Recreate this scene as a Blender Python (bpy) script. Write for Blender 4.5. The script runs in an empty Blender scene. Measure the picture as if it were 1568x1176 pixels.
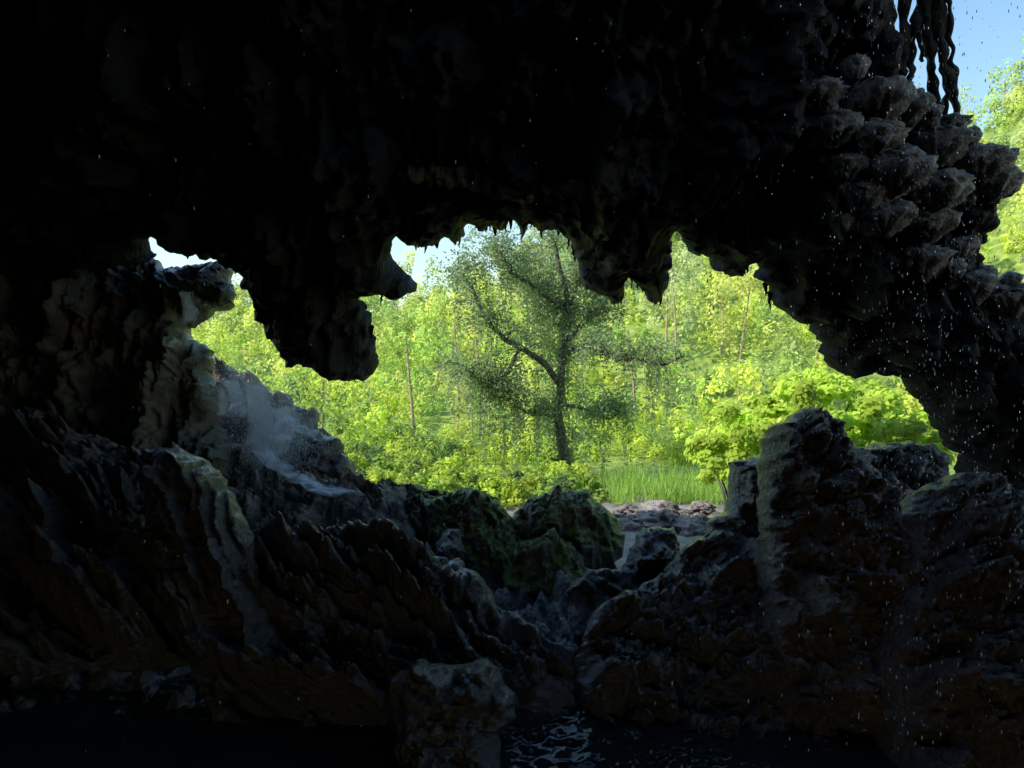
import bpy, math, numpy as np
from mathutils import Vector
rng = np.random.default_rng(7)
F=1120.0; CX=784.0; CY=588.0; H=3.6      # camera 3.6 m above the pool
# ------------------------------------------------------------------ noise
_perm = np.concatenate([rng.permutation(256)]*3)
_grad = rng.normal(size=(256,3)); _grad/=np.linalg.norm(_grad,axis=1)[:,None]
def perlin(P):
    P=np.asarray(P,float); i=np.floor(P).astype(int); f=P-i; i&=255
    w=f*f*f*(f*(f*6-15)+10); out=0
    for dx in (0,1):
        for dy in (0,1):
            for dz in (0,1):
                h=_perm[_perm[_perm[(i[:,0]+dx)&255]+((i[:,1]+dy)&255)]+((i[:,2]+dz)&255)]
                g=_grad[h]
                d=g[:,0]*(f[:,0]-dx)+g[:,1]*(f[:,1]-dy)+g[:,2]*(f[:,2]-dz)
                out=out+d*(w[:,0] if dx else 1-w[:,0])*(w[:,1] if dy else 1-w[:,1])*(w[:,2] if dz else 1-w[:,2])
    return out*1.5
def fbm(P,oct=4,kind='n'):
    P=np.asarray(P,float); a=1.0; s=0; t=0
    for k in range(oct):
        n=perlin(P+k*17.3)
        if kind=='b': n=np.abs(n)*2-0.5
        if kind=='r': n=0.5-np.abs(n)*2
        s=s+a*n; t+=a; a*=0.5; P=P*2.07
    return s/t*1.4
# ------------------------------------------------------------------ mesh utils
def new_obj(name,me,mat=None,parent=None,smooth=True):
    o=bpy.data.objects.new(name,me); bpy.context.scene.collection.objects.link(o)
    if mat: me.materials.append(mat)
    if smooth: me.polygons.foreach_set('use_smooth',np.ones(len(me.polygons),bool))
    if parent: o.parent=parent
    return o
def empty(name):
    o=bpy.data.objects.new(name,None); bpy.context.scene.collection.objects.link(o); return o
def mesh_np(name,V,Q,cols=None):
    V=np.asarray(V,np.float32); Q=np.asarray(Q,np.int32); k=Q.shape[1]
    me=bpy.data.meshes.new(name)
    me.vertices.add(len(V)); me.vertices.foreach_set('co',V.ravel())
    me.loops.add(Q.size); me.loops.foreach_set('vertex_index',Q.ravel())
    me.polygons.add(len(Q)); me.polygons.foreach_set('loop_start',np.arange(0,Q.size,k,dtype=np.int32))
    me.update(calc_edges=True)
    if cols is not None:
        at=me.color_attributes.new('tint','FLOAT_COLOR','POINT')
        c=np.ones((len(V),4),np.float32); c[:,:3]=cols; at.data.foreach_set('color',c.ravel())
    return me
class Soup:
    def __init__(s): s.V=[];s.Q=[];s.n=0
    def add(s,V,Q): s.V.append(V); s.Q.append(np.asarray(Q)+s.n); s.n+=len(V)
    def mesh(s,name): return mesh_np(name,np.concatenate(s.V),np.concatenate(s.Q))
def tube(pts,rad,sides=7,rough=0.0):
    pts=np.asarray(pts,float); n=len(pts); rad=np.broadcast_to(rad,(n,)).astype(float)
    T=np.gradient(pts,axis=0); T/=np.linalg.norm(T,axis=1)[:,None]+1e-9
    ref=np.where(np.abs(T[:,2:3])>0.9,np.array([[1.,0,0]]),np.array([[0,0,1.]]))
    A=np.cross(T,ref); A/=np.linalg.norm(A,axis=1)[:,None]+1e-9; B=np.cross(T,A)
    th=np.arange(sides)/sides*2*np.pi
    V=pts[:,None]+rad[:,None,None]*(A[:,None]*np.cos(th)[None,:,None]+B[:,None]*np.sin(th)[None,:,None])
    V=V.reshape(-1,3)
    if rough>0: V=V+rough*np.stack([perlin(V*5+q) for q in (0,9,23)],1)
    i,j=np.meshgrid(np.arange(n-1),np.arange(sides),indexing='ij'); a=(i*sides+j).ravel(); b=(i*sides+(j+1)%sides).ravel()
    return V,np.stack([a,b,b+sides,a+sides],1)
def smoothpath(p,n):
    p=np.asarray(p,float); t=np.linspace(0,len(p)-1,n); out=[]
    for tt in t:
        i=min(int(tt),len(p)-2); f=tt-i
        p0=p[max(i-1,0)];p1=p[i];p2=p[i+1];p3=p[min(i+2,len(p)-1)]
        out.append(0.5*((2*p1)+(-p0+p2)*f+(2*p0-5*p1+4*p2-p3)*f*f+(-p0+3*p1-3*p2+p3)*f**3))
    return np.array(out)
def W(u,v,y):   # image pixel coordinates -> metres at distance y
    return np.array([(u-CX)/F*y, y, H-(v-CY)/F*y])
# ------------------------------------------------------------------ materials
def mat_new(name):
    m=bpy.data.materials.new(name); m.use_nodes=True; nt=m.node_tree; nt.nodes.clear()
    return m,nt,nt.nodes,nt.links
def ramp(N,pts):
    r=N.new('ShaderNodeValToRGB'); e=r.color_ramp.elements
    while len(e)<len(pts): e.new(0.5)
    for k,(p,c) in enumerate(pts): e[k].position=p; e[k].color=(*c,1) if len(c)==3 else c
    return r
def rock_mat(name,dark,light,moss=0.0,rough=(0.25,0.6),bump=0.5,scale=1.0,stretch=(1,1,1),mosscol=(0.05,0.08,0.012),coat=0.0,spec=0.5):
    m,nt,N,L=mat_new(name)
    out=N.new('ShaderNodeOutputMaterial'); p=N.new('ShaderNodeBsdfPrincipled'); L.new(p.outputs[0],out.inputs[0])
    tc=N.new('ShaderNodeTexCoord'); mp=N.new('ShaderNodeMapping'); mp.inputs['Scale'].default_value=stretch
    L.new(tc.outputs['Object'],mp.inputs[0])
    n1=N.new('ShaderNodeTexNoise'); n1.inputs['Scale'].default_value=1.6*scale; n1.inputs['Detail'].default_value=8; n1.inputs['Roughness'].default_value=0.65
    L.new(mp.outputs[0],n1.inputs['Vector'])
    r=ramp(N,[(0.32,dark),(0.5,tuple((a+b)/2 for a,b in zip(dark,light))),(0.68,light)]); L.new(n1.outputs[0],r.inputs[0])
    n2=N.new('ShaderNodeTexNoise'); n2.inputs['Scale'].default_value=14*scale; n2.inputs['Detail'].default_value=5; n2.inputs['Roughness'].default_value=0.7
    L.new(mp.outputs[0],n2.inputs['Vector'])
    vo=N.new('ShaderNodeTexVoronoi'); vo.inputs['Scale'].default_value=9*scale; L.new(mp.outputs[0],vo.inputs['Vector'])
    ad=N.new('ShaderNodeMath'); ad.operation='MULTIPLY_ADD'; ad.inputs[1].default_value=0.5
    L.new(vo.outputs['Distance'],ad.inputs[0]); L.new(n2.outputs[0],ad.inputs[2])
    b=N.new('ShaderNodeBump'); b.inputs['Strength'].default_value=bump; b.inputs['Distance'].default_value=0.06
    L.new(ad.outputs[0],b.inputs['Height']); L.new(b.outputs[0],p.inputs['Normal'])
    rr=N.new('ShaderNodeMapRange'); rr.inputs[1].default_value=0.35; rr.inputs[2].default_value=0.65; rr.inputs[3].default_value=rough[0]; rr.inputs[4].default_value=rough[1]
    L.new(n1.outputs[0],rr.inputs[0]); L.new(rr.outputs[0],p.inputs['Roughness'])
    p.inputs['Specular IOR Level'].default_value=spec
    if coat: p.inputs['Coat Weight'].default_value=coat; p.inputs['Coat Roughness'].default_value=0.13; p.inputs['Coat IOR'].default_value=1.6; L.new(b.outputs[0],p.inputs['Coat Normal'])
    col=r.outputs[0]
    if moss>0:
        g=N.new('ShaderNodeNewGeometry'); sx=N.new('ShaderNodeSeparateXYZ'); L.new(g.outputs['Normal'],sx.inputs[0])
        nm=N.new('ShaderNodeTexNoise'); nm.inputs['Scale'].default_value=1.4; nm.inputs['Detail'].default_value=7; L.new(tc.outputs['Object'],nm.inputs['Vector'])
        a1=N.new('ShaderNodeMath'); a1.operation='MULTIPLY_ADD'; a1.inputs[1].default_value=0.5; L.new(sx.outputs[2],a1.inputs[0]); L.new(nm.outputs[0],a1.inputs[2])
        mr=N.new('ShaderNodeMapRange'); mr.inputs[1].default_value=0.95-0.4*moss; mr.inputs[2].default_value=1.1-0.4*moss; L.new(a1.outputs[0],mr.inputs[0])
        mx=N.new('ShaderNodeMix'); mx.data_type='RGBA'; L.new(mr.outputs[0],mx.inputs[0]); L.new(col,mx.inputs[6]); mx.inputs[7].default_value=(*mosscol,1)
        col=mx.outputs[2]
    L.new(col,p.inputs['Base Color'])
    return m
def leaf_mat(name,trans=0.45):
    m,nt,N,L=mat_new(name)
    out=N.new('ShaderNodeOutputMaterial'); at=N.new('ShaderNodeAttribute'); at.attribute_name='tint'
    d=N.new('ShaderNodeBsdfDiffuse'); t=N.new('ShaderNodeBsdfTranslucent')
    mx=N.new('ShaderNodeMixShader'); mx.inputs[0].default_value=trans
    hs=N.new('ShaderNodeHueSaturation'); hs.inputs['Value'].default_value=1.3; hs.inputs['Saturation'].default_value=1.05
    L.new(at.outputs['Color'],d.inputs[0]); L.new(at.outputs['Color'],hs.inputs['Color']); L.new(hs.outputs[0],t.inputs[0])
    L.new(d.outputs[0],mx.inputs[1]); L.new(t.outputs[0],mx.inputs[2]); L.new(mx.outputs[0],out.inputs[0])
    return m
def plain(name,c,rough=0.7,noise=0.4,scale=6):
    m,nt,N,L=mat_new(name); out=N.new('ShaderNodeOutputMaterial'); p=N.new('ShaderNodeBsdfPrincipled'); L.new(p.outputs[0],out.inputs[0])
    tc=N.new('ShaderNodeTexCoord'); n=N.new('ShaderNodeTexNoise'); n.inputs['Scale'].default_value=scale; n.inputs['Detail'].default_value=6; L.new(tc.outputs['Object'],n.inputs['Vector'])
    r=ramp(N,[(0.3,tuple(x*(1-noise) for x in c)),(0.7,tuple(x*(1+noise) for x in c))]); L.new(n.outputs[0],r.inputs[0]); L.new(r.outputs[0],p.inputs['Base Color'])
    b=N.new('ShaderNodeBump'); b.inputs['Strength'].default_value=0.5; b.inputs['Distance'].default_value=0.03; L.new(n.outputs[0],b.inputs['Height']); L.new(b.outputs[0],p.inputs['Normal'])
    p.inputs['Roughness'].default_value=rough; return m

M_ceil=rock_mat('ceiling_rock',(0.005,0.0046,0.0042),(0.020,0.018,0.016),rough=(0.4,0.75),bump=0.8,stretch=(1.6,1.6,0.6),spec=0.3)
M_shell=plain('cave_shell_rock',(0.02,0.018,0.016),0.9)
M_wall=rock_mat('flowstone_rock',(0.035,0.03,0.022),(0.17,0.135,0.10),moss=0.7,rough=(0.18,0.5),bump=0.8,scale=1.3,stretch=(2,2,0.6),mosscol=(0.065,0.09,0.018),coat=0.5)
M_terr=rock_mat('terrace_rock',(0.08,0.068,0.06),(0.34,0.28,0.25),moss=0.2,rough=(0.15,0.4),bump=0.8,scale=1.4,coat=0.4)
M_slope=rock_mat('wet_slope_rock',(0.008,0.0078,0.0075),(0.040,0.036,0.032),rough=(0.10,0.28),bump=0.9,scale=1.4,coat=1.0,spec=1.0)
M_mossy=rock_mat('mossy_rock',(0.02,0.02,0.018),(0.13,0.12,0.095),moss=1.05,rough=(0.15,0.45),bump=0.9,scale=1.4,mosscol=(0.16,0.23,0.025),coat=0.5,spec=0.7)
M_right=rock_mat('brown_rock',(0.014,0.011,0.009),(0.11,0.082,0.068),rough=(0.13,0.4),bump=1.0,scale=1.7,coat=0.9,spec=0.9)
M_pale=rock_mat('pale_rock',(0.12,0.10,0.095),(0.40,0.34,0.32),rough=(0.2,0.5),bump=0.7)
M_leaf=leaf_mat('foliage_leaf'); M_bark=plain('bark',(0.10,0.085,0.07)); M_bark2=plain('pale_bark',(0.4,0.3,0.2))
# ------------------------------------------------------------------ relief rock solids
def rough_poly(P,amp,step,seed):
    r=np.random.default_rng(seed); out=[]
    for i in range(len(P)):
        a=P[i];b=P[(i+1)%len(P)]; n=max(1,int(np.linalg.norm(b-a)/step)); d=(b-a); L=np.linalg.norm(d)+1e-9; nrm=np.array([-d[1],d[0]])/L
        for k in range(n):
            out.append(a+d*k/n+ (nrm*r.normal()*amp if k else 0))
    return np.array(out)
def relief(name,poly,Y,ref,kx=0,kz=0,thick=0.6,R=0.8,res=0.03,mat=None,amp=0.012,noise=(),back=0.5,lat=0.04,seed=1,latf=2.0,parent=None,lat2=0.0):
    poly=np.array(poly,float); a0=(ref[0]-CX)/F; b0=-(ref[1]-CY)/F; xc=a0*Y; zc=b0*Y
    a=(poly[:,0]-CX)/F; b=-(poly[:,1]-CY)/F
    t=(Y-kx*xc-kz*zc)/(1-kx*a-kz*b)
    P3=np.stack([a*t,t,H+b*t],1)
    n=np.array([kx,-1.0,kz]); n/=np.linalg.norm(n)      # plane normal toward viewer
    ex=np.array([1.0,kx,0]); ex/=np.linalg.norm(ex); ez=np.cross(ex,n); ez*=np.sign(ez[2]); O=P3.mean(0)
    P=np.stack([(P3-O)@ex,(P3-O)@ez],1)
    P=rough_poly(P,amp,max(res*2.5,0.06),seed)
    lo=P.min(0)-res*2; hi=P.max(0)+res*2
    nx=int((hi[0]-lo[0])/res)+1; nz=int((hi[1]-lo[1])/res)+1
    X,Z=np.meshgrid(lo[0]+np.arange(nx)*res,lo[1]+np.arange(nz)*res); S=np.stack([X.ravel(),Z.ravel()],1)
    best=np.full(len(S),1e9); near=np.zeros_like(S); inside=np.zeros(len(S),bool)
    for i in range(len(P)):
        A=P[i];B=P[(i+1)%len(P)]; d=B-A; L2=d@d+1e-12
        tt=np.clip(((S-A)@d)/L2,0,1); q=A+tt[:,None]*d; dd=((S-q)**2).sum(1)
        m=dd<best; best[m]=dd[m]; near[m]=q[m]
        c=((A[1]>S[:,1])!=(B[1]>S[:,1]))
        if abs(d[1])>1e-12:
            xi=A[0]+(S[:,1]-A[1])/d[1]*d[0]; inside^=c&(S[:,0]<xi)
    dist=np.sqrt(best)*inside
    I=inside.reshape(nz,nx); dil=I.copy()
    for dz in (-1,0,1):
        for dx in (-1,0,1): dil|=np.roll(np.roll(I,dz,0),dx,1)
    bd=(dil&~I).ravel(); S[bd]=near[bd]
    core=O+S[:,:1]*ex+S[:,1:]*ez
    f=np.clip(dist/R,0,1); infl=thick*np.sqrt(1-(1-f)**2)
    fade=np.clip(dist/(R*0.35),0,1)
    h=infl.copy(); off=seed*13.7
    for (kind,frq,am,*dr) in noise:
        if kind=='s':   # ribs: direction angle (deg) in plane, stretch
            an=math.radians(dr[0]); st=dr[1]; al=S[:,0]*math.cos(an)+S[:,1]*math.sin(an); ac=-S[:,0]*math.sin(an)+S[:,1]*math.cos(an)
            wob=perlin(np.stack([S[:,0]*0.6,S[:,1]*0.6,np.full(len(S),off)],1))*0.45
            q=np.stack([(ac+wob)*frq,al*frq/st,np.full(len(S),off)],1); h+=am*fade*fbm(q,2,'b')*np.clip(0.75+1.1*perlin(core*0.9+off),0.2,1.4)
        else: h+=am*fade*fbm(core*frq+off,4,kind)
    lv=np.stack([fbm(core*latf+off+q,3) for q in (0,31,57)],1)*lat
    if lat2: lv+=np.stack([fbm(core*7+off+q,2) for q in (3,37,51)],1)*lat2
    Vf=core+n*h[:,None]+lv; Vb=core-n*(infl*back)[:,None]+lv
    dm=dil; cell=(dm[:-1,:-1]&dm[1:,:-1]&dm[:-1,1:]&dm[1:,1:])&(I[:-1,:-1]|I[1:,:-1]|I[:-1,1:]|I[1:,1:])
    ii,jj=np.nonzero(cell); v0=ii*nx+jj; Q=np.stack([v0,v0+1,v0+nx+1,v0+nx],1)
    used=dil.ravel(); mp=np.cumsum(used)-1; ns=used.sum()
    V=np.concatenate([Vf[used],Vb[used]]); Qa=mp[Q]; Qb=Qa[:,::-1]+ns
    return new_obj(name,mesh_np(name,V,np.concatenate([Qa,Qb])),mat,parent)

low=[(120,400),(180,405),(215,402),(238,390),(222,368),(230,362),(255,365),(275,376),(290,388),(318,392),(335,388),(350,400),(362,402),(364,412),(375,416),(376,435),(392,455),(396,480),(408,487),(408,498),(424,505),(430,530),(436,548),(452,552),(470,549),(488,548),(500,552),(520,566),(540,573),(560,570),(574,565),(574,520),(568,505),(566,480),(552,460),(550,448),(575,446),(600,456),(625,452),(638,443),(630,425),(610,410),(600,385),(600,366),(612,361),(640,372),(670,376),(695,370),(700,365),(715,358),(718,342),(730,340),(750,345),(765,350),(776,344),(780,325),(786,332),(790,348),(797,352),(806,346),(808,330),(816,340),(828,347),(845,349),(860,355),(872,370),(880,385),(888,400),(890,420),(905,437),(920,445),(935,460),(948,458),(953,440),(958,412),(966,422),(975,432),(985,438),(998,460),(1012,450),(1020,435),(1022,410),(1018,380),(1028,370),(1028,350),(1036,350),(1045,370),(1062,387),(1090,392),(1092,408),(1110,418),(1130,418),(1140,402),(1158,388),(1162,405),(1165,430),(1175,450),(1185,470),(1205,478),(1235,490),(1248,510),(1252,540),(1275,560),(1310,562),(1350,565),(1375,575),(1400,600),(1420,640),(1440,670),(1460,680),(1466,725)]
ceil_poly=[(-420,-330),(1350,-330),(1360,0),(1368,50),(1368,110),(1385,150),(1420,175),(1445,195),(1465,215),(1500,240),(1530,262),(1545,278),(1540,292),(1518,297),(1505,320),(1480,345),(1488,380),(1505,415),(1530,435),(1600,450),(1680,480),(1700,1000),(1500,1000)]+low[::-1]+[(60,430),(-420,450)]
cave=empty('cave')
CK=dict(Y=13.0,ref=(784,450),kx=0.0,kz=-0.55)
def ceil_pt(u,v,fwd=0.0):
    a=(u-CX)/F;b=-(v-CY)/F; b0=-(450-CY)/F; t=(13.0+0.55*b0*13.0)/(1+0.55*b); t-=fwd
    return np.array([a*t,t,H+b*t])
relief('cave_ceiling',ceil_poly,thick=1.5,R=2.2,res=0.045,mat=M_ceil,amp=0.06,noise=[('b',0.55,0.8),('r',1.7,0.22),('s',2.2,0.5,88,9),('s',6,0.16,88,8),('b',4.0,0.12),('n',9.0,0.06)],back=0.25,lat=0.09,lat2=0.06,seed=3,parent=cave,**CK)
def shell():
    nu,nv=60,50; prof=[]
    for k in range(nu+1):
        an=math.pi*(-0.12)+ (math.pi*1.24)*k/nu
        c,s=math.cos(an),math.sin(an)
        x=13.2*np.sign(c)*abs(c)**0.45; z=-1.5+12.8*abs(s)**0.45 if s>0 else -1.5
        prof.append((x,z))
    V=[];Q=[]
    for j in range(nv+1):
        y=13.5-21.5*j/nv; sc=1.0 if j<nv-6 else max(0.02,1-((j-nv+6)/6)**2)
        for (x,z) in prof: V.append((x*sc,y,(z-3)*sc+3))
    V=np.array(V)
    for j in range(nv):
        for k in range(nu):
            a=j*(nu+1)+k; c=V[a]
            if c[0]>8.5 and c[2]>2.0+0.5*math.sin(c[1]*2) and c[1]>0.5: continue    # right opening, extended out of view as an added source of sky light
            if c[2]>9 and ((c[0]-3.4)/3.6)**2+((c[1]-7.0)/2.4)**2<1+0.2*math.sin(5*c[0]): continue  # roof hole added out of view, lets sky light the rock tops
            Q.append((a,a+1,a+nu+2,a+nu+1))
    V=V+np.stack([perlin(V*0.4+q) for q in (3,13,29)],1)*0.5
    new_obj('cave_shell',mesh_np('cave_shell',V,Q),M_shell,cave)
shell()
relief('mossy_ledge',[(600,262),(660,256),(720,262),(790,279),(860,286),(935,291),(1000,305),(1062,320),(1040,326),(960,314),(900,304),(840,298),(760,292),(700,280),(640,274)],Y=11.0,ref=(800,290),kz=-1.2,thick=0.22,R=0.2,res=0.022,mat=rock_mat('ledge_moss',(0.02,0.018,0.012),(0.22,0.22,0.08),rough=(0.5,0.8),bump=1.0,scale=2.5),amp=0.06,noise=[('b',3,0.2),('r',8,0.06)],lat=0.14,lat2=0.07,seed=71,parent=cave)
relief('flowstone_wall',[(-420,300),(0,330),(120,330),(215,395),(250,402),(262,415),(300,408),(340,404),(357,412),(350,425),(358,445),(357,468),(335,475),(318,490),(290,500),(297,520),(318,535),(322,560),(330,600),(338,650),(380,690),(420,740),(470,800),(420,900),(-420,900)],
  Y=13.5,ref=(250,550),kx=0.25,kz=0.25,thick=1.0,R=1.3,res=0.03,mat=M_wall,amp=0.03,noise=[('b',0.8,0.6),('s',2.4,0.6,82,7),('s',6.5,0.28,84,7),('s',14,0.06,86,7),('b',4.0,0.16)],lat=0.12,lat2=0.035,seed=5,parent=cave)
terr=empty('travertine_terrace')
def terr_r(n,poly,Y,ref,seed,**k):
    d=dict(kz=0.7,thick=0.7,R=0.7,res=0.03,mat=M_terr,amp=0.03,noise=[('b',1.3,0.4),('b',3.5,0.2),('r',6,0.06)],lat=0.12,lat2=0.04,seed=seed,parent=terr); d.update(k)
    relief(n,poly,Y=Y,ref=ref,**d)
terr_r('upper_shelf',[(255,420),(300,406),(340,402),(358,412),(352,425),(359,445),(357,468),(330,474),(300,462),(270,455)],13.1,(300,440),11,kz=0.2,thick=0.5)
terr_r('slope',[(300,560),(322,556),(345,558),(370,575),(400,590),(420,610),(445,612),(452,628),(485,630),(492,645),(480,658),(510,668),(525,690),(535,705),(545,740),(600,760),(620,850),(420,850),(300,700)],15.6,(420,650),12,kz=0.9,thick=0.5,noise=[('b',1.1,0.35),('b',2.6,0.35),('b',6,0.14),('r',10,0.05)])
terr_r('lower_step',[(420,672),(470,655),(512,668),(527,690),(537,706),(533,728),(515,742),(470,742),(430,715)],14.6,(480,700),13,thick=0.5,kz=0.3,mat=M_right,noise=[('b',1.3,0.3),('s',4,0.35,0,5),('r',6,0.05)])
terr_r('foot',[(200,640),(280,650),(340,690),(400,705),(440,728),(500,742),(560,746),(620,757),(640,850),(400,900),(200,800)],13.0,(420,760),14,kz=1.6,mat=M_terr,thick=0.35,noise=[('b',1.5,0.3),('b',4,0.2),('r',7,0.06)])
# big left slope with diagonal wet ribs
relief('wet_rock_slope',[(-420,640),(0,640),(60,632),(110,662),(205,690),(280,695),(330,760),(360,810),(420,825),(480,822),(560,805),(610,815),(640,855),(700,862),(740,890),(760,930),(810,958),(850,980),(880,1010),(885,1060),(880,1120),(780,1140),(600,1140),(330,1120),(290,1020),(180,1030),(-420,1050)],
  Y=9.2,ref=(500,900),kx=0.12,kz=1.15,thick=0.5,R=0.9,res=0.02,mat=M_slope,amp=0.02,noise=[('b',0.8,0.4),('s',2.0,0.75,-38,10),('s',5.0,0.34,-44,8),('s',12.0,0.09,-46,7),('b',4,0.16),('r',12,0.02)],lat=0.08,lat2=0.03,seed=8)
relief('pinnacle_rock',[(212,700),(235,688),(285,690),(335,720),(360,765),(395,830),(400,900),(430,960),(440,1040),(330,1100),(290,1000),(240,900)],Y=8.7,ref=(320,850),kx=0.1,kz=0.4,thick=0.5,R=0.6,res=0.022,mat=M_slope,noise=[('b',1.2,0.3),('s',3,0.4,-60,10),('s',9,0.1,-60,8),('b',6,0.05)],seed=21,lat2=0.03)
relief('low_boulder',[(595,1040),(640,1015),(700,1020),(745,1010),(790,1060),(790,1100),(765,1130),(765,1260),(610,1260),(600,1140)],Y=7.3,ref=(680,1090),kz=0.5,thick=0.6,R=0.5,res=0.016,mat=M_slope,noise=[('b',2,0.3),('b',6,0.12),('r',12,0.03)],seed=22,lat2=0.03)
def boulder(name,poly,Y,seed,mat,kz=0.35,thick=0.7,R=0.7,res=0.025,kx=0.0,noise=None,lat=0.08,lat2=0.035):
    p=np.array(poly); relief(name,poly,Y=Y,ref=tuple(p.mean(0)),kx=kx,kz=kz,thick=thick,R=R,res=res,mat=mat,noise=noise or [('b',1.3,0.45),('b',4,0.2),('b',9,0.07),('r',16,0.03)],seed=seed,back=0.7,lat=lat,lat2=lat2)
boulder('mossy_boulder',[(560,760),(590,750),(650,752),(690,760),(700,790),(690,860),(620,860),(580,820)],13.4,31,M_mossy,kz=0.8)
boulder('mossy_boulder',[(640,785),(680,765),(720,757),(762,765),(785,795),(800,850),(790,900),(700,900),(650,850)],12.7,32,M_mossy,kz=0.8)
boulder('mossy_boulder',[(775,805),(800,775),(845,757),(895,760),(925,782),(945,805),(955,832),(952,850),(930,868),(880,900),(800,900)],13.0,33,M_mossy,thick=0.8,kz=0.7,noise=[('b',1.1,0.4),('s',3,0.3,-75,6),('b',5,0.1),('r',9,0.05)])
boulder('pale_boulder',[(770,860),(800,835),(850,825),(890,850),(905,880),(890,905),(840,920),(770,900)],11.9,34,M_mossy,kz=1.2,thick=0.4)
boulder('rounded_rock',[(665,830),(685,808),(705,812),(715,845),(705,870),(670,870)],11.6,35,M_slope,thick=0.35,R=0.35)
def heightgrid(name,x0,x1,y0,y1,res,fn,mat,parent=None,ax=None,ay=None):
    xs=np.arange(x0,x1,res) if ax is None else ax; ys=np.arange(y0,y1,res) if ay is None else ay
    X,Y=np.meshgrid(xs,ys); S=np.stack([X.ravel(),Y.ravel(),np.zeros(X.size)],1); S[:,2]=fn(S[:,0],S[:,1])
    nx=len(xs); i,j=np.meshgrid(np.arange(len(ys)-1),np.arange(nx-1),indexing='ij'); v=(i*nx+j).ravel()
    return new_obj(name,mesh_np(name,S,np.stack([v,v+1,v+nx+1,v+nx],1)),mat,parent)
def ffloor(x,y):
    P=np.stack([x,y,np.zeros_like(x)],1)
    base=-0.45+0.75*np.clip((y-8.0)/3.5,0,1)+0.3*np.clip(-(x-0.3)/1.5,0,1)-0.35*np.clip((y-12.5)/2,0,1)*np.clip((x-1)/1,0,1)
    k=1-0.7*np.clip((y-12)/2,0,1)
    return base+k*(0.45*fbm(P*1.0+4,3,'b')+0.2*fbm(P*np.array([3.6,2.0,1])+8,3,'b')+0.03*fbm(P*9,2))
heightgrid('cave_floor',-6,6,7.6,16.5,0.035,ffloor,M_slope)
R1=[('b',1.1,0.5),('b',3.0,0.28),('b',7,0.12),('r',14,0.04)]
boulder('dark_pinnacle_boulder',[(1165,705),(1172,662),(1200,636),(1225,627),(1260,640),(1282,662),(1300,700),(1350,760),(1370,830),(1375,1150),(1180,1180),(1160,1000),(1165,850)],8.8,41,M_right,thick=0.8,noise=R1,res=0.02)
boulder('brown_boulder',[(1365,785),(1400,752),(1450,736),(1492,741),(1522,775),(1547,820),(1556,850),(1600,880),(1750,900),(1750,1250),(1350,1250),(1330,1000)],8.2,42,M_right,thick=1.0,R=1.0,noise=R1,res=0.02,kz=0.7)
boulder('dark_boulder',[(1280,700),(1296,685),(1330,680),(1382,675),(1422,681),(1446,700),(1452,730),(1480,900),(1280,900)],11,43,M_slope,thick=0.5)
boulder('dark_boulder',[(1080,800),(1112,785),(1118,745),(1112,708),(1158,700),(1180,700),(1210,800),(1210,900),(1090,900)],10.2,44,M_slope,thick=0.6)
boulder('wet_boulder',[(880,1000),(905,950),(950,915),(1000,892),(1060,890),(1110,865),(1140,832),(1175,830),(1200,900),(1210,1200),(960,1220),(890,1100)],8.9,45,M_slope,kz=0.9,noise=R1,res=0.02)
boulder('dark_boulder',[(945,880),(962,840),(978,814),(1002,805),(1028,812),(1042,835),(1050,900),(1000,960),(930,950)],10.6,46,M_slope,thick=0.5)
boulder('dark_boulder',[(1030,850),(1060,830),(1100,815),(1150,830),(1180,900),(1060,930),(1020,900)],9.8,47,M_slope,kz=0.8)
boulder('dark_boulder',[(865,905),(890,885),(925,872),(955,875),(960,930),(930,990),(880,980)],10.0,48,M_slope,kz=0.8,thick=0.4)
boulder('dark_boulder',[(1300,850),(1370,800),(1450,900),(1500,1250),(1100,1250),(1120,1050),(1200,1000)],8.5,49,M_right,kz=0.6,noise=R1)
# mushroom-shaped dripstones, upper right
def blob_np(c,r,seed,na=44,nb=26,am=0.15,flat=True):
    th=np.linspace(0,2*np.pi,na,endpoint=False); ph=np.linspace(0.001,np.pi-0.001,nb)
    PH,TH=np.meshgrid(ph,th,indexing='ij'); D=np.stack([np.sin(PH)*np.cos(TH),np.sin(PH)*np.sin(TH),np.cos(PH)],-1).reshape(-1,3)
    rr=1+am*fbm(D*1.6+seed*3.1,3,'b')+am*0.4*fbm(D*5+seed,3)
    low_=np.clip(-D[:,2],0,1)
    V=D*rr[:,None]*np.array(r)
    if flat:   # caps: dome top, short fluted drip skirt beneath
        fl=0.5+0.5*np.cos(TH.ravel()*11+seed+2*np.sin(TH.ravel()*3)); V[:,:2]*=(1-0.35*low_**2)[:,None]*(1+0.05*fl*(D[:,2]<0.2))[:,None]; V[:,2]-=low_*r[2]*(0.5+0.9*fl)
    V=V+np.array(c); V=V+0.25*r[0]*0.3*np.stack([perlin(V*4+q) for q in (0,9,23)],1)
    i,j=np.meshgrid(np.arange(nb-1),np.arange(na),indexing='ij'); a=(i*na+j).ravel(); b=(i*na+(j+1)%na).ravel()
    return V,np.stack([a,a+na,b+na,b],1)
ds=Soup()
caps=[(1340,150,56,.5),(1385,160,40,.3),(1335,210,48,.7),(1368,255,56,.8),(1435,215,46,.3),(1495,245,52,.1),(1430,285,52,.5),(1352,325,44,.8),(1512,275,44,.0),(1278,190,40,.8),(1318,295,42,.8),(1480,432,44,.2),(1545,450,40,.2),(1465,375,30,.2),(1420,335,42,.5),(1290,250,36,.8),(1250,140,40,.7),(1450,190,30,.2),(1400,395,50,.6)]
rs=np.random.default_rng(5)
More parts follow.
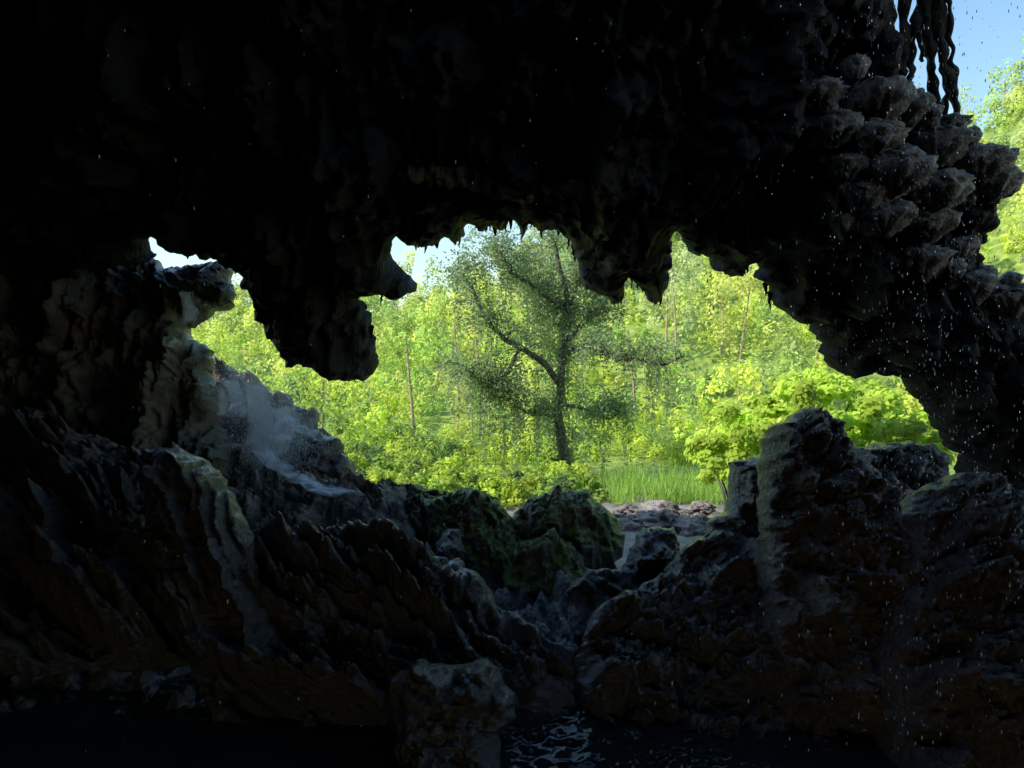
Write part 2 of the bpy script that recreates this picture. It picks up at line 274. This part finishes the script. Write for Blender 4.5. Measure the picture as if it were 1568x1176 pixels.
for k,(u,v,r,fw) in enumerate(caps):
    c=ceil_pt(u,v,fw+0.6); rm=r/F*c[1]*0.9; ds.add(*blob_np(c,(rm*1.1,rm*1.1,rm*0.42),k+1,am=0.25))
    for q in range(2):
        c2=ceil_pt(u+rs.normal()*r*0.7,v+rs.normal()*r*0.7,fw+0.65); r2=rm*rs.uniform(0.3,0.5); ds.add(*blob_np(c2,(r2,r2,r2*0.6),k*5+q+40,na=24,nb=14,am=0.25))
new_obj('mushroom_dripstone',ds.mesh('mushroom_dripstone'),rock_mat('dripstone_rock',(0.04,0.035,0.031),(0.32,0.28,0.24),rough=(0.18,0.45),bump=1.0,scale=2.2,coat=0.8))
st=Soup()
for (pts,r0) in [([(1362,-60),(1360,40),(1364,90)],9),([(1415,-80),(1420,40),(1428,110),(1432,190)],10),([(1420,-40),(1402,30),(1396,90),(1392,160)],7),([(1436,-80),(1440,60),(1458,130),(1470,215)],9),([(1448,-60),(1452,30),(1460,120)],5),([(1385,-60),(1384,60),(1380,120)],10),([(1428,40),(1445,100),(1448,185)],5),([(1505,325),(1508,355),(1504,372)],7),([(1325,-60),(1332,60)],9),([(1188,40),(1190,85)],5),([(1405,-60),(1408,60),(1410,95)],4)]:
    P=smoothpath([ceil_pt(u,v,0.25) for u,v in pts],60); rr=np.linspace(1,0.6,60)*r0/F*11; rr=rr*(1+0.35*perlin(np.stack([np.linspace(0,14,60),np.full(60,r0*1.7),np.full(60,pts[0][0]*.1)],1)))
    st.add(*tube(P,np.abs(rr),10,rough=0.07))
tips=[(783,300,350,6),(797,305,352,8),(812,310,344,5),(730,315,348,7),(940,400,462,9),(1000,400,461,10),(1110,390,420,9),(1033,330,356,5),(560,540,576,10),(530,540,574,9),(458,530,556,9),(1535,285,302,4),(1543,270,300,3),(640,360,380,5),(668,360,380,6),(1140,380,420,5)]
lw=np.array(low,float)
for k in range(75):
    i=rs.integers(6,len(lw)-12); f=rs.random(); p=lw[i]*(1-f)+lw[i+1]*f
    if abs(lw[i+1][0]-lw[i][0])<5 or (595<p[0]<640 and p[1]>385): continue
    L_=rs.uniform(5,20); tips.append((p[0],p[1]-9,p[1]+L_,rs.uniform(2,5)))
for (u,v0,v1,r0) in tips:
    P=np.array([ceil_pt(u+rng.normal()*1.0*f,v0+(v1-v0)*f,0.1) for f in np.linspace(0,1,10)]); st.add(*tube(P,np.linspace(1.3,0.2,10)*r0/F*13,9,rough=0.02))
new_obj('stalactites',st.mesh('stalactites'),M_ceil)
# ------------------------------------------------------------------ terrain
def sm(x): x=np.clip(x,0,1); return x*x*(3-2*x)
def ridge(a):   # height of the skyline ridge by bearing
    return np.interp(a,[-0.9,-0.42,-0.3,-0.12,-0.04,0.02,0.12,0.28,0.5,0.56,0.66,0.72,0.95],[12,9.5,10,11,13,14.5,19,25,31,30,32,41,48])
def ground(x,y):
    a=x/np.maximum(y,5); s=sm((y-36)/(92-36))
    P=np.stack([x,y,np.zeros_like(x)],1)
    z=0.3+0.12*fbm(P*0.6,4)+0.05*fbm(P*2.5,3)-0.9*sm((13.5-y)/3)
    z=z+s*ridge(a)*(1+0.12*perlin(P*0.05))+s*1.5*perlin(P*0.13)
    z=z+sm((-x-3.5)/4)*sm((30-y)/8)*sm((y-12)/3)*1.0
    z=z-sm((y-120)/150)*6
    return z
ay=np.concatenate([np.arange(10.5,30,0.15),np.geomspace(30,900,110)]); ax=np.concatenate([-np.geomspace(900,14,50),np.arange(-13.8,14,0.15),np.geomspace(14,900,50)])
m,nt,N,L=mat_new('valley_ground'); out=N.new('ShaderNodeOutputMaterial'); p=N.new('ShaderNodeBsdfPrincipled'); L.new(p.outputs[0],out.inputs[0])
tc=N.new('ShaderNodeTexCoord'); sx=N.new('ShaderNodeSeparateXYZ'); L.new(tc.outputs['Object'],sx.inputs[0]); nn=N.new('ShaderNodeTexNoise'); nn.inputs['Scale'].default_value=1.3; nn.inputs['Detail'].default_value=8; L.new(tc.outputs['Object'],nn.inputs['Vector'])
r1=ramp(N,[(0.35,(0.10,0.085,0.08)),(0.65,(0.38,0.33,0.31))]); r2=ramp(N,[(0.35,(0.12,0.18,0.03)),(0.65,(0.34,0.44,0.08))]); L.new(nn.outputs[0],r1.inputs[0]); L.new(nn.outputs[0],r2.inputs[0])
ma=N.new('ShaderNodeMath'); ma.operation='MULTIPLY_ADD'; ma.inputs[1].default_value=3; L.new(nn.outputs[0],ma.inputs[0]); L.new(sx.outputs[1],ma.inputs[2])
mr=N.new('ShaderNodeMapRange'); mr.inputs[1].default_value=21.5; mr.inputs[2].default_value=23; L.new(ma.outputs[0],mr.inputs[0])
mx=N.new('ShaderNodeMix'); mx.data_type='RGBA'; L.new(mr.outputs[0],mx.inputs[0]); L.new(r1.outputs[0],mx.inputs[6]); L.new(r2.outputs[0],mx.inputs[7]); L.new(mx.outputs[2],p.inputs['Base Color']); p.inputs['Roughness'].default_value=0.4
bp=N.new('ShaderNodeBump'); bp.inputs['Distance'].default_value=0.15; L.new(nn.outputs[0],bp.inputs['Height']); L.new(bp.outputs[0],p.inputs['Normal'])
heightgrid('ground',0,0,0,0,0,ground,m,ax=ax,ay=ay)
for k,(u,v,r) in enumerate([(950,800,30),(1000,785,36),(1050,800,30),(985,815,22),(1070,790,20),(1030,822,20),(940,785,20),(1010,770,26),(1075,768,18),(960,770,14),(985,796,16),(1045,778,14),(1020,806,16)]):
    V,Q=blob_np(W(u,v+10,16.0+0.3*(820-v)/10),(r/F*18,r/F*22,r/F*9),60+k,am=0.4,flat=False); new_obj('streambed_rock',mesh_np('streambed_rock',V,Q),M_pale)
# ------------------------------------------------------------------ foliage
def leaves(name,C,Nn,S,col,mat=M_leaf,parent=None,aspect=0.55):
    n=len(C); Nn=Nn/(np.linalg.norm(Nn,axis=1)[:,None]+1e-9); rv=rng.normal(size=(n,3)); t1=np.cross(Nn,rv); t1/=np.linalg.norm(t1,axis=1)[:,None]+1e-9; t2=np.cross(Nn,t1)
    S=np.broadcast_to(S,(n,))[:,None]
    V=np.stack([C-t1*S,C+t2*S*aspect+Nn*S*0.15,C+t1*S,C-t2*S*aspect+Nn*S*0.15],1).reshape(-1,3)
    Q=np.arange(4*n).reshape(-1,4); return new_obj(name,mesh_np(name,V,Q,np.repeat(col,4,0)),mat,parent,smooth=False)
def crown_pts(c,r,n,k=14,spread=0.33,fill=0.75):
    d=rng.normal(size=(k,3)); d/=np.linalg.norm(d,axis=1)[:,None]; d[:,2]=d[:,2]*0.9+0.1
    cc=d*(fill+0.2*rng.random((k,1)))
    idx=rng.integers(0,k,n); q=rng.normal(size=(n,3)); q/=np.linalg.norm(q,axis=1)[:,None]; rad=spread*rng.random((n,1))**0.4
    loc=cc[idx]+q*rad; nn=q*0.9+loc*0.4+rng.normal(size=(n,3))*0.35+np.array([-0.35,-0.25,0.35])
    return c+loc*r,nn,idx
pal=np.array([[0.60,0.74,0.12],[0.72,0.82,0.14],[0.38,0.54,0.12],[0.16,0.25,0.10],[0.48,0.54,0.24],[0.74,0.76,0.20]])
C=[];NN=[];SS=[];CO=[]
tr=Soup()
y=34.0
while y<98:
    step=2.2+0.022*y; x=-0.48*y
    while x<0.76*y:
        px=x+rng.normal()*0.8; py=y+rng.normal()*0.8; r=(1.2+0.012*y)*(0.55+0.9*rng.random()); tall=rng.random()<0.2
        gz=float(ground(np.array([px]),np.array([py]))[0]); hz=r*(1.0+0.8*rng.random()); cz=gz+hz*0.5+(3.0*rng.random()+1.0 if tall else 0)
        nl=int(430*(1.5 if r>2.2 else 1)); P_,n_,id_=crown_pts(np.array([px,py,cz]),np.array([r,r,hz]),nl,k=int(12+8*rng.random()),spread=0.3)
        w=0.5+0.5*perlin(np.array([[px*0.06,py*0.06,3.3]]))[0]
        ci=int(np.clip(rng.normal()*1.4+w*4.6+0.1,0,5)); base=pal[[0,1,2,5,4,3][ci]]*(0.8+0.4*rng.random())
        hz_=np.clip((py-38)/60,0,1)*0.45; base=base*(1-hz_)+np.array([0.50,0.60,0.42])*hz_  # haze painted into the leaf colour, stronger with distance
        sh=(0.6+0.7*rng.random(20))[id_%20][:,None]*(0.75+0.45*rng.random((nl,1)))
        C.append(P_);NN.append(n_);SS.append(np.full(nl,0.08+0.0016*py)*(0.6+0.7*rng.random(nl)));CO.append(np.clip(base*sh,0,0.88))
        if tall: tr.add(*tube(smoothpath([[px,py,gz-0.5],[px+0.2*rng.normal(),py,gz+hz*0.5],[px+0.3*rng.normal(),py,cz+hz*0.6]],6),np.linspace(0.12,0.05,6),5))
        x+=step*(0.8+0.4*rng.random())
    y+=step*0.95
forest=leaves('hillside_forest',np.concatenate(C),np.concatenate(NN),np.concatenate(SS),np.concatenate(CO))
new_obj('forest_trunks',tr.mesh('forest_trunks'),M_bark2,forest)
C=[];NN=[];SS=[];CO=[]
for k in range(250):
    if k<150: py=25+11*rng.random(); px=rng.uniform(-0.45,0.45)*py; r=0.5+0.8*rng.random()
    else: py=rng.uniform(19.5,24); px=rng.uniform(-0.30,0.115)*py; r=0.3+0.45*rng.random()
    if py<29 and px>2.6 and px<9: continue
    gz=float(ground(np.array([px]),np.array([py]))[0]); nl=330
    P_,n_,id_=crown_pts(np.array([px,py,gz+r*0.4]),np.array([r,r,r*(0.7+0.5*rng.random())]),nl)
    base=pal[rng.choice([0,1,2,2,3])]*(0.6+0.4*rng.random())
    C.append(P_);NN.append(n_);SS.append(np.full(nl,0.075)*(0.7+0.6*rng.random(nl)));CO.append(np.clip(base*(0.7+0.6*rng.random((nl,1))),0,0.88))
leaves('shrubs',np.concatenate(C),np.concatenate(NN),np.concatenate(SS),np.concatenate(CO))
C=[];NN=[];SS=[];CO=[]; bt=Soup()
for (u,v,r,yy) in [(1235,610,55,17.5),(1300,620,60,17.5),(1350,640,55,17.3),(1400,665,45,17),(1200,650,45,17),(1280,660,50,17),(1440,690,28,16.6),(1120,665,60,18.5),(1080,690,35,18.5),(1160,690,45,18),(1100,720,40,18),(1255,585,28,17.6),(1350,680,60,16.5),(1230,700,60,16.8),(1170,625,25,17.6)]:
    c=W(u,v,yy); rm=r/F*yy*0.95; nl=int(950*(r/50)**2)
    P_,n_,id_=crown_pts(c,np.array([rm,rm,rm*0.8]),nl,k=13,fill=0.72,spread=0.36); n_=n_+np.array([-0.2,-0.3,0.4])
    C.append(P_);NN.append(n_);SS.append(0.09*(0.5+0.8*rng.random(nl)));CO.append(np.clip(np.array([[0.66,0.86,0.14]])*(0.6+0.5*rng.random(20))[id_%20][:,None]*(0.7+0.45*rng.random((nl,1))),0,0.9))
    bt.add(*tube(smoothpath([[c[0]*0.3+5*0.7,17.2,0.2],[c[0]*0.7+1.6,17.3,c[2]*0.5],c],8),np.linspace(0.06,0.015,8),5))
bush=leaves('leafy_bush',np.concatenate(C),np.concatenate(NN),np.concatenate(SS),np.concatenate(CO),aspect=0.6)
new_obj('stems',bt.mesh('stems'),M_bark,bush)
n=4200; bx=rng.uniform(2.8,8.2,n); by=rng.uniform(20.0,25,n); 
kk=perlin(np.stack([bx*0.9,by*0.9,bx*0],1))>-0.15; bx=bx[kk];by=by[kk];n=len(bx)
bh=rng.uniform(0.3,0.9,n)*(0.8+0.5*perlin(np.stack([bx*0.6,by*0.6,bx*0+4],1))); an=rng.uniform(0,np.pi,n); w=0.014
gz=ground(bx,by); dx=np.cos(an)*w; dy=np.sin(an)*w; lx=rng.normal(size=n)*0.16; ly=rng.normal(size=n)*0.16
B=np.stack([bx,by,gz],1); T_=B+np.stack([lx,ly,bh],1); D=np.stack([dx,dy,dx*0],1)
V=np.stack([B-D,B+D,T_+D*0.2,T_-D*0.2],1).reshape(-1,3)
new_obj('reed_grass',mesh_np('reed_grass',V,np.arange(4*n).reshape(-1,4),np.repeat(np.array([[0.38,0.55,0.13]])*(0.5+0.9*rng.random((n,1))),4,0)),M_leaf,smooth=False)
# ------------------------------------------------------------------ central tree with hanging vines
TY=26.0
tk=Soup(); LC=[];LN=[]
def T(u,v,dy=0.0): return W(u,v,TY+dy)
limbs=[([(868,760,0),(862,690,0),(856,640,.0),(857,590,0),(866,530,.2),(872,480,.3),(862,430,.3),(850,380,.4),(842,345,.5)],13,3),
 ([(857,592,0),(835,555,-.5),(800,535,-.9),(765,515,-1.2),(740,475,-1.4),(715,430,-1.5),(700,400,-1.5)],8,2),
 ([(800,535,-.9),(770,580,-1.0),(740,590,-1.2),(715,560,-1.4)],5,1.5),
 ([(866,530,.2),(890,500,.6),(915,470,.9),(935,440,1.2),(950,400,1.4)],7,2),
 ([(862,545,0),(900,530,-.6),(935,545,-1.0),(975,552,-1.3),(1010,560,-1.6),(1045,548,-1.8)],7,2),
 ([(872,480,.3),(830,450,-.2),(790,425,-.5),(765,390,-.7),(755,360,-.8)],6,1.5),
 ([(857,640,0),(820,635,-.6),(790,620,-1),(778,590,-1.2)],5,1.5),
 ([(857,620,0),(890,625,.6),(930,640,1.0),(950,620,1.2)],4.5,1.5),
 ([(866,520,.2),(850,480,1.2),(820,440,1.8),(810,400,2.2)],5,1.5),
 ([(870,470,.3),(890,430,0),(900,390,-.4),(895,360,-.6)],5,1.5)]
ends=[]
for pts,r0,r1 in limbs:
    P=smoothpath([T(*q) for q in pts],30); P+=np.stack([perlin(P*1.5+q) for q in (0,7,19)],1)*0.12
    tk.add(*tube(P,np.linspace(r0,r1,30)/F*TY*0.72,8,rough=0.03)); ends.append(P)
twig=[]
for li,P in enumerate(ends):
    for k in range(26):
        t=rng.uniform(0.25 if li else 0.4,1)*29; i=min(int(t),28); s=P[i]
        d=rng.normal(size=3); d/=np.linalg.norm(d); d[2]=abs(d[2])*0.6; Ln=rng.uniform(0.5,1.7)
        q=[s,s+d*Ln*0.5+[0,0,0.1],s+d*Ln+[0,0,-0.15*Ln]]; q=smoothpath(q,7); tk.add(*tube(q,np.linspace(0.022,0.006,7),4)); twig.append(q)
        for m_ in range(2):
            s2=q[rng.integers(2,6)]; d2=rng.normal(size=3); d2/=np.linalg.norm(d2); L2=rng.uniform(0.3,0.8); q2=smoothpath([s2,s2+d2*L2*0.5,s2+d2*L2+[0,0,-0.1]],5); tk.add(*tube(q2,np.linspace(0.010,0.004,5),3)); twig.append(q2)
for q in twig:
    nl=rng.integers(6,60); idx=rng.integers(1,len(q),nl); LC.append(q[idx]+rng.normal(size=(nl,3))*0.17); LN.append(rng.normal(size=(nl,3))+[0,0,0.5])
for k in range(200):
    P=ends[rng.integers(0,len(ends))]; s=P[rng.integers(6,30)]+rng.normal(size=3)*[0.7,0.5,0.25]; Ln=rng.uniform(0.6,2.8)
    q=np.array([s+[0.06*math.sin(f*5+k),0,-Ln*f] for f in np.linspace(0,1,9)]); tk.add(*tube(q,0.006,3))
    nl=int(26*Ln); f=rng.random(nl); LC.append(s+np.stack([rng.normal(size=nl)*0.08,rng.normal(size=nl)*0.08,-Ln*f],1)); LN.append(rng.normal(size=(nl,3))+[0,-0.5,0.2])
for k in range(60):
    P=ends[0]; s=P[rng.integers(0,20)]; nl=45; LC.append(s+rng.normal(size=(nl,3))*[0.2,0.2,0.3]); LN.append(rng.normal(size=(nl,3)))
tree=new_obj('vine_draped_tree',tk.mesh('vine_draped_tree'),M_bark)
LC=np.concatenate(LC); LN=np.concatenate(LN); nl=len(LC)
sh=0.5+0.7*(0.5+0.5*perlin(LC*0.9))[:,None]*(0.7+0.6*rng.random((nl,1)))
leaves('leaves',LC,LN,0.062*(0.6+0.7*rng.random(nl)),np.array([[0.34,0.44,0.21]])*sh,parent=tree)
# ------------------------------------------------------------------ water
m,nt,N,L=mat_new('pool_water_surface'); out=N.new('ShaderNodeOutputMaterial'); p=N.new('ShaderNodeBsdfPrincipled'); L.new(p.outputs[0],out.inputs[0])
p.inputs['Base Color'].default_value=(0.012,0.015,0.018,1); p.inputs['Roughness'].default_value=0.07; p.inputs['IOR'].default_value=1.33
def fwat(x,y):
    P=np.stack([x,y,np.zeros_like(x)],1); k=np.clip(1.3-np.abs(x-0.6)/2.5,0.15,1)
    return k*(0.07*fbm(P*np.array([2.6,4.6,1]),4,'r')+0.025*fbm(P*9,2))
heightgrid('pool_water',-13,13,2,12,0.04,fwat,m)
m,nt,N,L=mat_new('falling_water'); out=N.new('ShaderNodeOutputMaterial'); d=N.new('ShaderNodeBsdfDiffuse'); t=N.new('ShaderNodeBsdfTranslucent')
d.inputs[0].default_value=(0.85,0.9,0.95,1); t.inputs[0].default_value=(0.85,0.9,0.95,1); x1=N.new('ShaderNodeMixShader')
L.new(d.outputs[0],x1.inputs[1]);L.new(t.outputs[0],x1.inputs[2]);L.new(x1.outputs[0],out.inputs[0]); M_fall=m
m,nt,N,L=mat_new('water_sheet'); out=N.new('ShaderNodeOutputMaterial'); d=N.new('ShaderNodeBsdfDiffuse'); t=N.new('ShaderNodeBsdfTranslucent'); g=N.new('ShaderNodeBsdfGlossy'); g.inputs['Roughness'].default_value=0.15; tp=N.new('ShaderNodeBsdfTransparent')
d.inputs[0].default_value=(0.88,0.92,0.97,1); t.inputs[0].default_value=(0.88,0.92,0.97,1); x1=N.new('ShaderNodeMixShader'); x2=N.new('ShaderNodeMixShader'); x2.inputs[0].default_value=0.15; x3=N.new('ShaderNodeMixShader')
at=N.new('ShaderNodeAttribute'); at.attribute_name='tint'; mp=N.new('ShaderNodeMapping'); mp.inputs['Scale'].default_value=(9,1.1,1); L.new(at.outputs['Vector'],mp.inputs[0]); nn=N.new('ShaderNodeTexNoise'); nn.inputs['Scale'].default_value=1; nn.inputs['Detail'].default_value=5; nn.inputs['Roughness'].default_value=0.7; L.new(mp.outputs[0],nn.inputs['Vector'])
sp=N.new('ShaderNodeSeparateXYZ'); L.new(at.outputs['Vector'],sp.inputs[0]); ma=N.new('ShaderNodeMath'); ma.operation='MULTIPLY_ADD'; ma.inputs[1].default_value=0.4; L.new(sp.outputs[2],ma.inputs[0]); L.new(nn.outputs[0],ma.inputs[2])
mr=N.new('ShaderNodeMapRange'); mr.inputs[1].default_value=0.58; mr.inputs[2].default_value=0.84; mr.inputs[4].default_value=0.95; L.new(ma.outputs[0],mr.inputs[0])
L.new(d.outputs[0],x1.inputs[1]);L.new(t.outputs[0],x1.inputs[2]);L.new(x1.outputs[0],x2.inputs[1]);L.new(g.outputs[0],x2.inputs[2]); L.new(mr.outputs[0],x3.inputs[0]); L.new(tp.outputs[0],x3.inputs[1]); L.new(x2.outputs[0],x3.inputs[2]); L.new(x3.outputs[0],out.inputs[0]); M_sheet=m
fall=empty('waterfall')
def sheet(path,w0,w1,seed):
    n=50; k=14; P=smoothpath(path,n); Wd=np.linspace(w0,w1,n); V=[];col=[]
    for i in range(n):
        for j in range(k):
            f=j/(k-1)*2-1; V.append(P[i]+[f*Wd[i],0.25*f*f*Wd[i],0]); col.append((f+seed*3,i/n*3,(1-f*f)*min(1,i/6,(n-1-i)/8)))
    V=np.array(V); V+=np.stack([fbm(V*3+q+seed,3) for q in (0,9,21)],1)*0.07
    i,j=np.meshgrid(np.arange(n-1),np.arange(k-1),indexing='ij'); v=(i*k+j).ravel()
    new_obj('water_sheet',mesh_np('water_sheet',V,np.stack([v,v+1,v+k+1,v+k],1),np.array(col)),M_sheet,fall)
sheet([W(385,580,14.2),W(395,615,14.0),W(400,650,13.8),W(398,678,13.6),W(402,700,13.3)],0.30,0.40,1)
sheet([W(430,618,14.3),W(438,645,14.0),W(428,672,13.7),W(425,700,13.4)],0.3,0.3,2)
sheet([W(398,685,13.3),W(420,712,12.9),W(455,732,12.5),W(490,748,12.1),(W(530,762,11.8))],0.25,0.45,3)
sheet([W(350,580,14.2),W(362,605,14.0),W(368,640,13.7)],0.2,0.25,4)
sheet([W(336,585,11.9),W(337,612,11.8),W(338,640,11.8)],0.07,0.12,5)
sheet([W(285,440,11.8),W(287,465,11.7),W(290,498,11.7)],0.14,0.14,6)
oc=np.array([[1,0,0],[-1,0,0],[0,1,0],[0,-1,0],[0,0,2.0],[0,0,-2.0]]); fc=np.array([[0,2,4],[2,1,4],[1,3,4],[3,0,4],[2,0,5],[1,2,5],[3,1,5],[0,3,5]])
def drops(name,C,s,par=None,el=1.0):
    n=len(C); e=oc*np.array([1,1,el]); V=(C[:,None]+e[None]*s[:,None,None]).reshape(-1,3); Q=(fc[None]+6*np.arange(n)[:,None,None]).reshape(-1,3)
    new_obj(name,mesh_np(name,V,Q),M_fall,par)
n=26000; c0=np.array([W(385,600,13.8),W(425,635,13.8),W(365,590,13.8),W(445,655,13.5),W(410,690,13.0)]); C=c0[rng.integers(0,5,n)]+rng.normal(size=(n,3))*[0.36,0.3,0.36]
drops('spray',C,rng.uniform(0.002,0.0052,n),fall)
n=1900; yy=rng.uniform(4,11.0,n); uu=np.where(rng.random(n)<0.85,rng.normal(1430,110,n),rng.uniform(100,1600,n)); vv=rng.uniform(-40,1150,n)
C=np.stack([(uu-CX)/F*yy,yy,H-(vv-CY)/F*yy],1); C=C[C[:,2]>0.05]; n=len(C); drops('water_drops',C,rng.uniform(0.002,0.005,n),None,1.8)
# ------------------------------------------------------------------ light, sky, camera
s=Vector((-0.70,-0.22,0.68)).normalized()
sl=bpy.data.lights.new('sun','SUN'); sl.energy=5.0; sl.angle=math.radians(0.5); sl.color=(1,0.95,0.86); so=bpy.data.objects.new('sun',sl); bpy.context.scene.collection.objects.link(so); so.rotation_euler=s.to_track_quat('Z','Y').to_euler()
w=bpy.data.worlds.new('World'); bpy.context.scene.world=w; w.use_nodes=True; nt=w.node_tree; nt.nodes.clear(); o=nt.nodes.new('ShaderNodeOutputWorld'); b=nt.nodes.new('ShaderNodeBackground'); k=nt.nodes.new('ShaderNodeTexSky'); k.sky_type='NISHITA'; k.sun_disc=False
k.sun_elevation=math.asin(s.z); k.sun_rotation=math.atan2(s.x,s.y); k.air_density=1.6; k.dust_density=0.5; k.ozone_density=2.0; b.inputs[1].default_value=0.15
hs=nt.nodes.new('ShaderNodeHueSaturation'); hs.inputs['Saturation'].default_value=1.15; hs.inputs['Value'].default_value=1.5
nt.links.new(k.outputs[0],hs.inputs['Color']); nt.links.new(hs.outputs[0],b.inputs[0]); nt.links.new(b.outputs[0],o.inputs[0])
cam=bpy.data.cameras.new('camera'); cam.sensor_width=36; cam.lens=36*F/1568; cam.clip_end=3000; co=bpy.data.objects.new('camera',cam); bpy.context.scene.collection.objects.link(co); co.location=(0,0,H); co.rotation_euler=(math.pi/2,0,0); bpy.context.scene.camera=co
bpy.context.scene.view_settings.view_transform='Standard'; bpy.context.scene.view_settings.look='None'; bpy.context.scene.view_settings.exposure=0
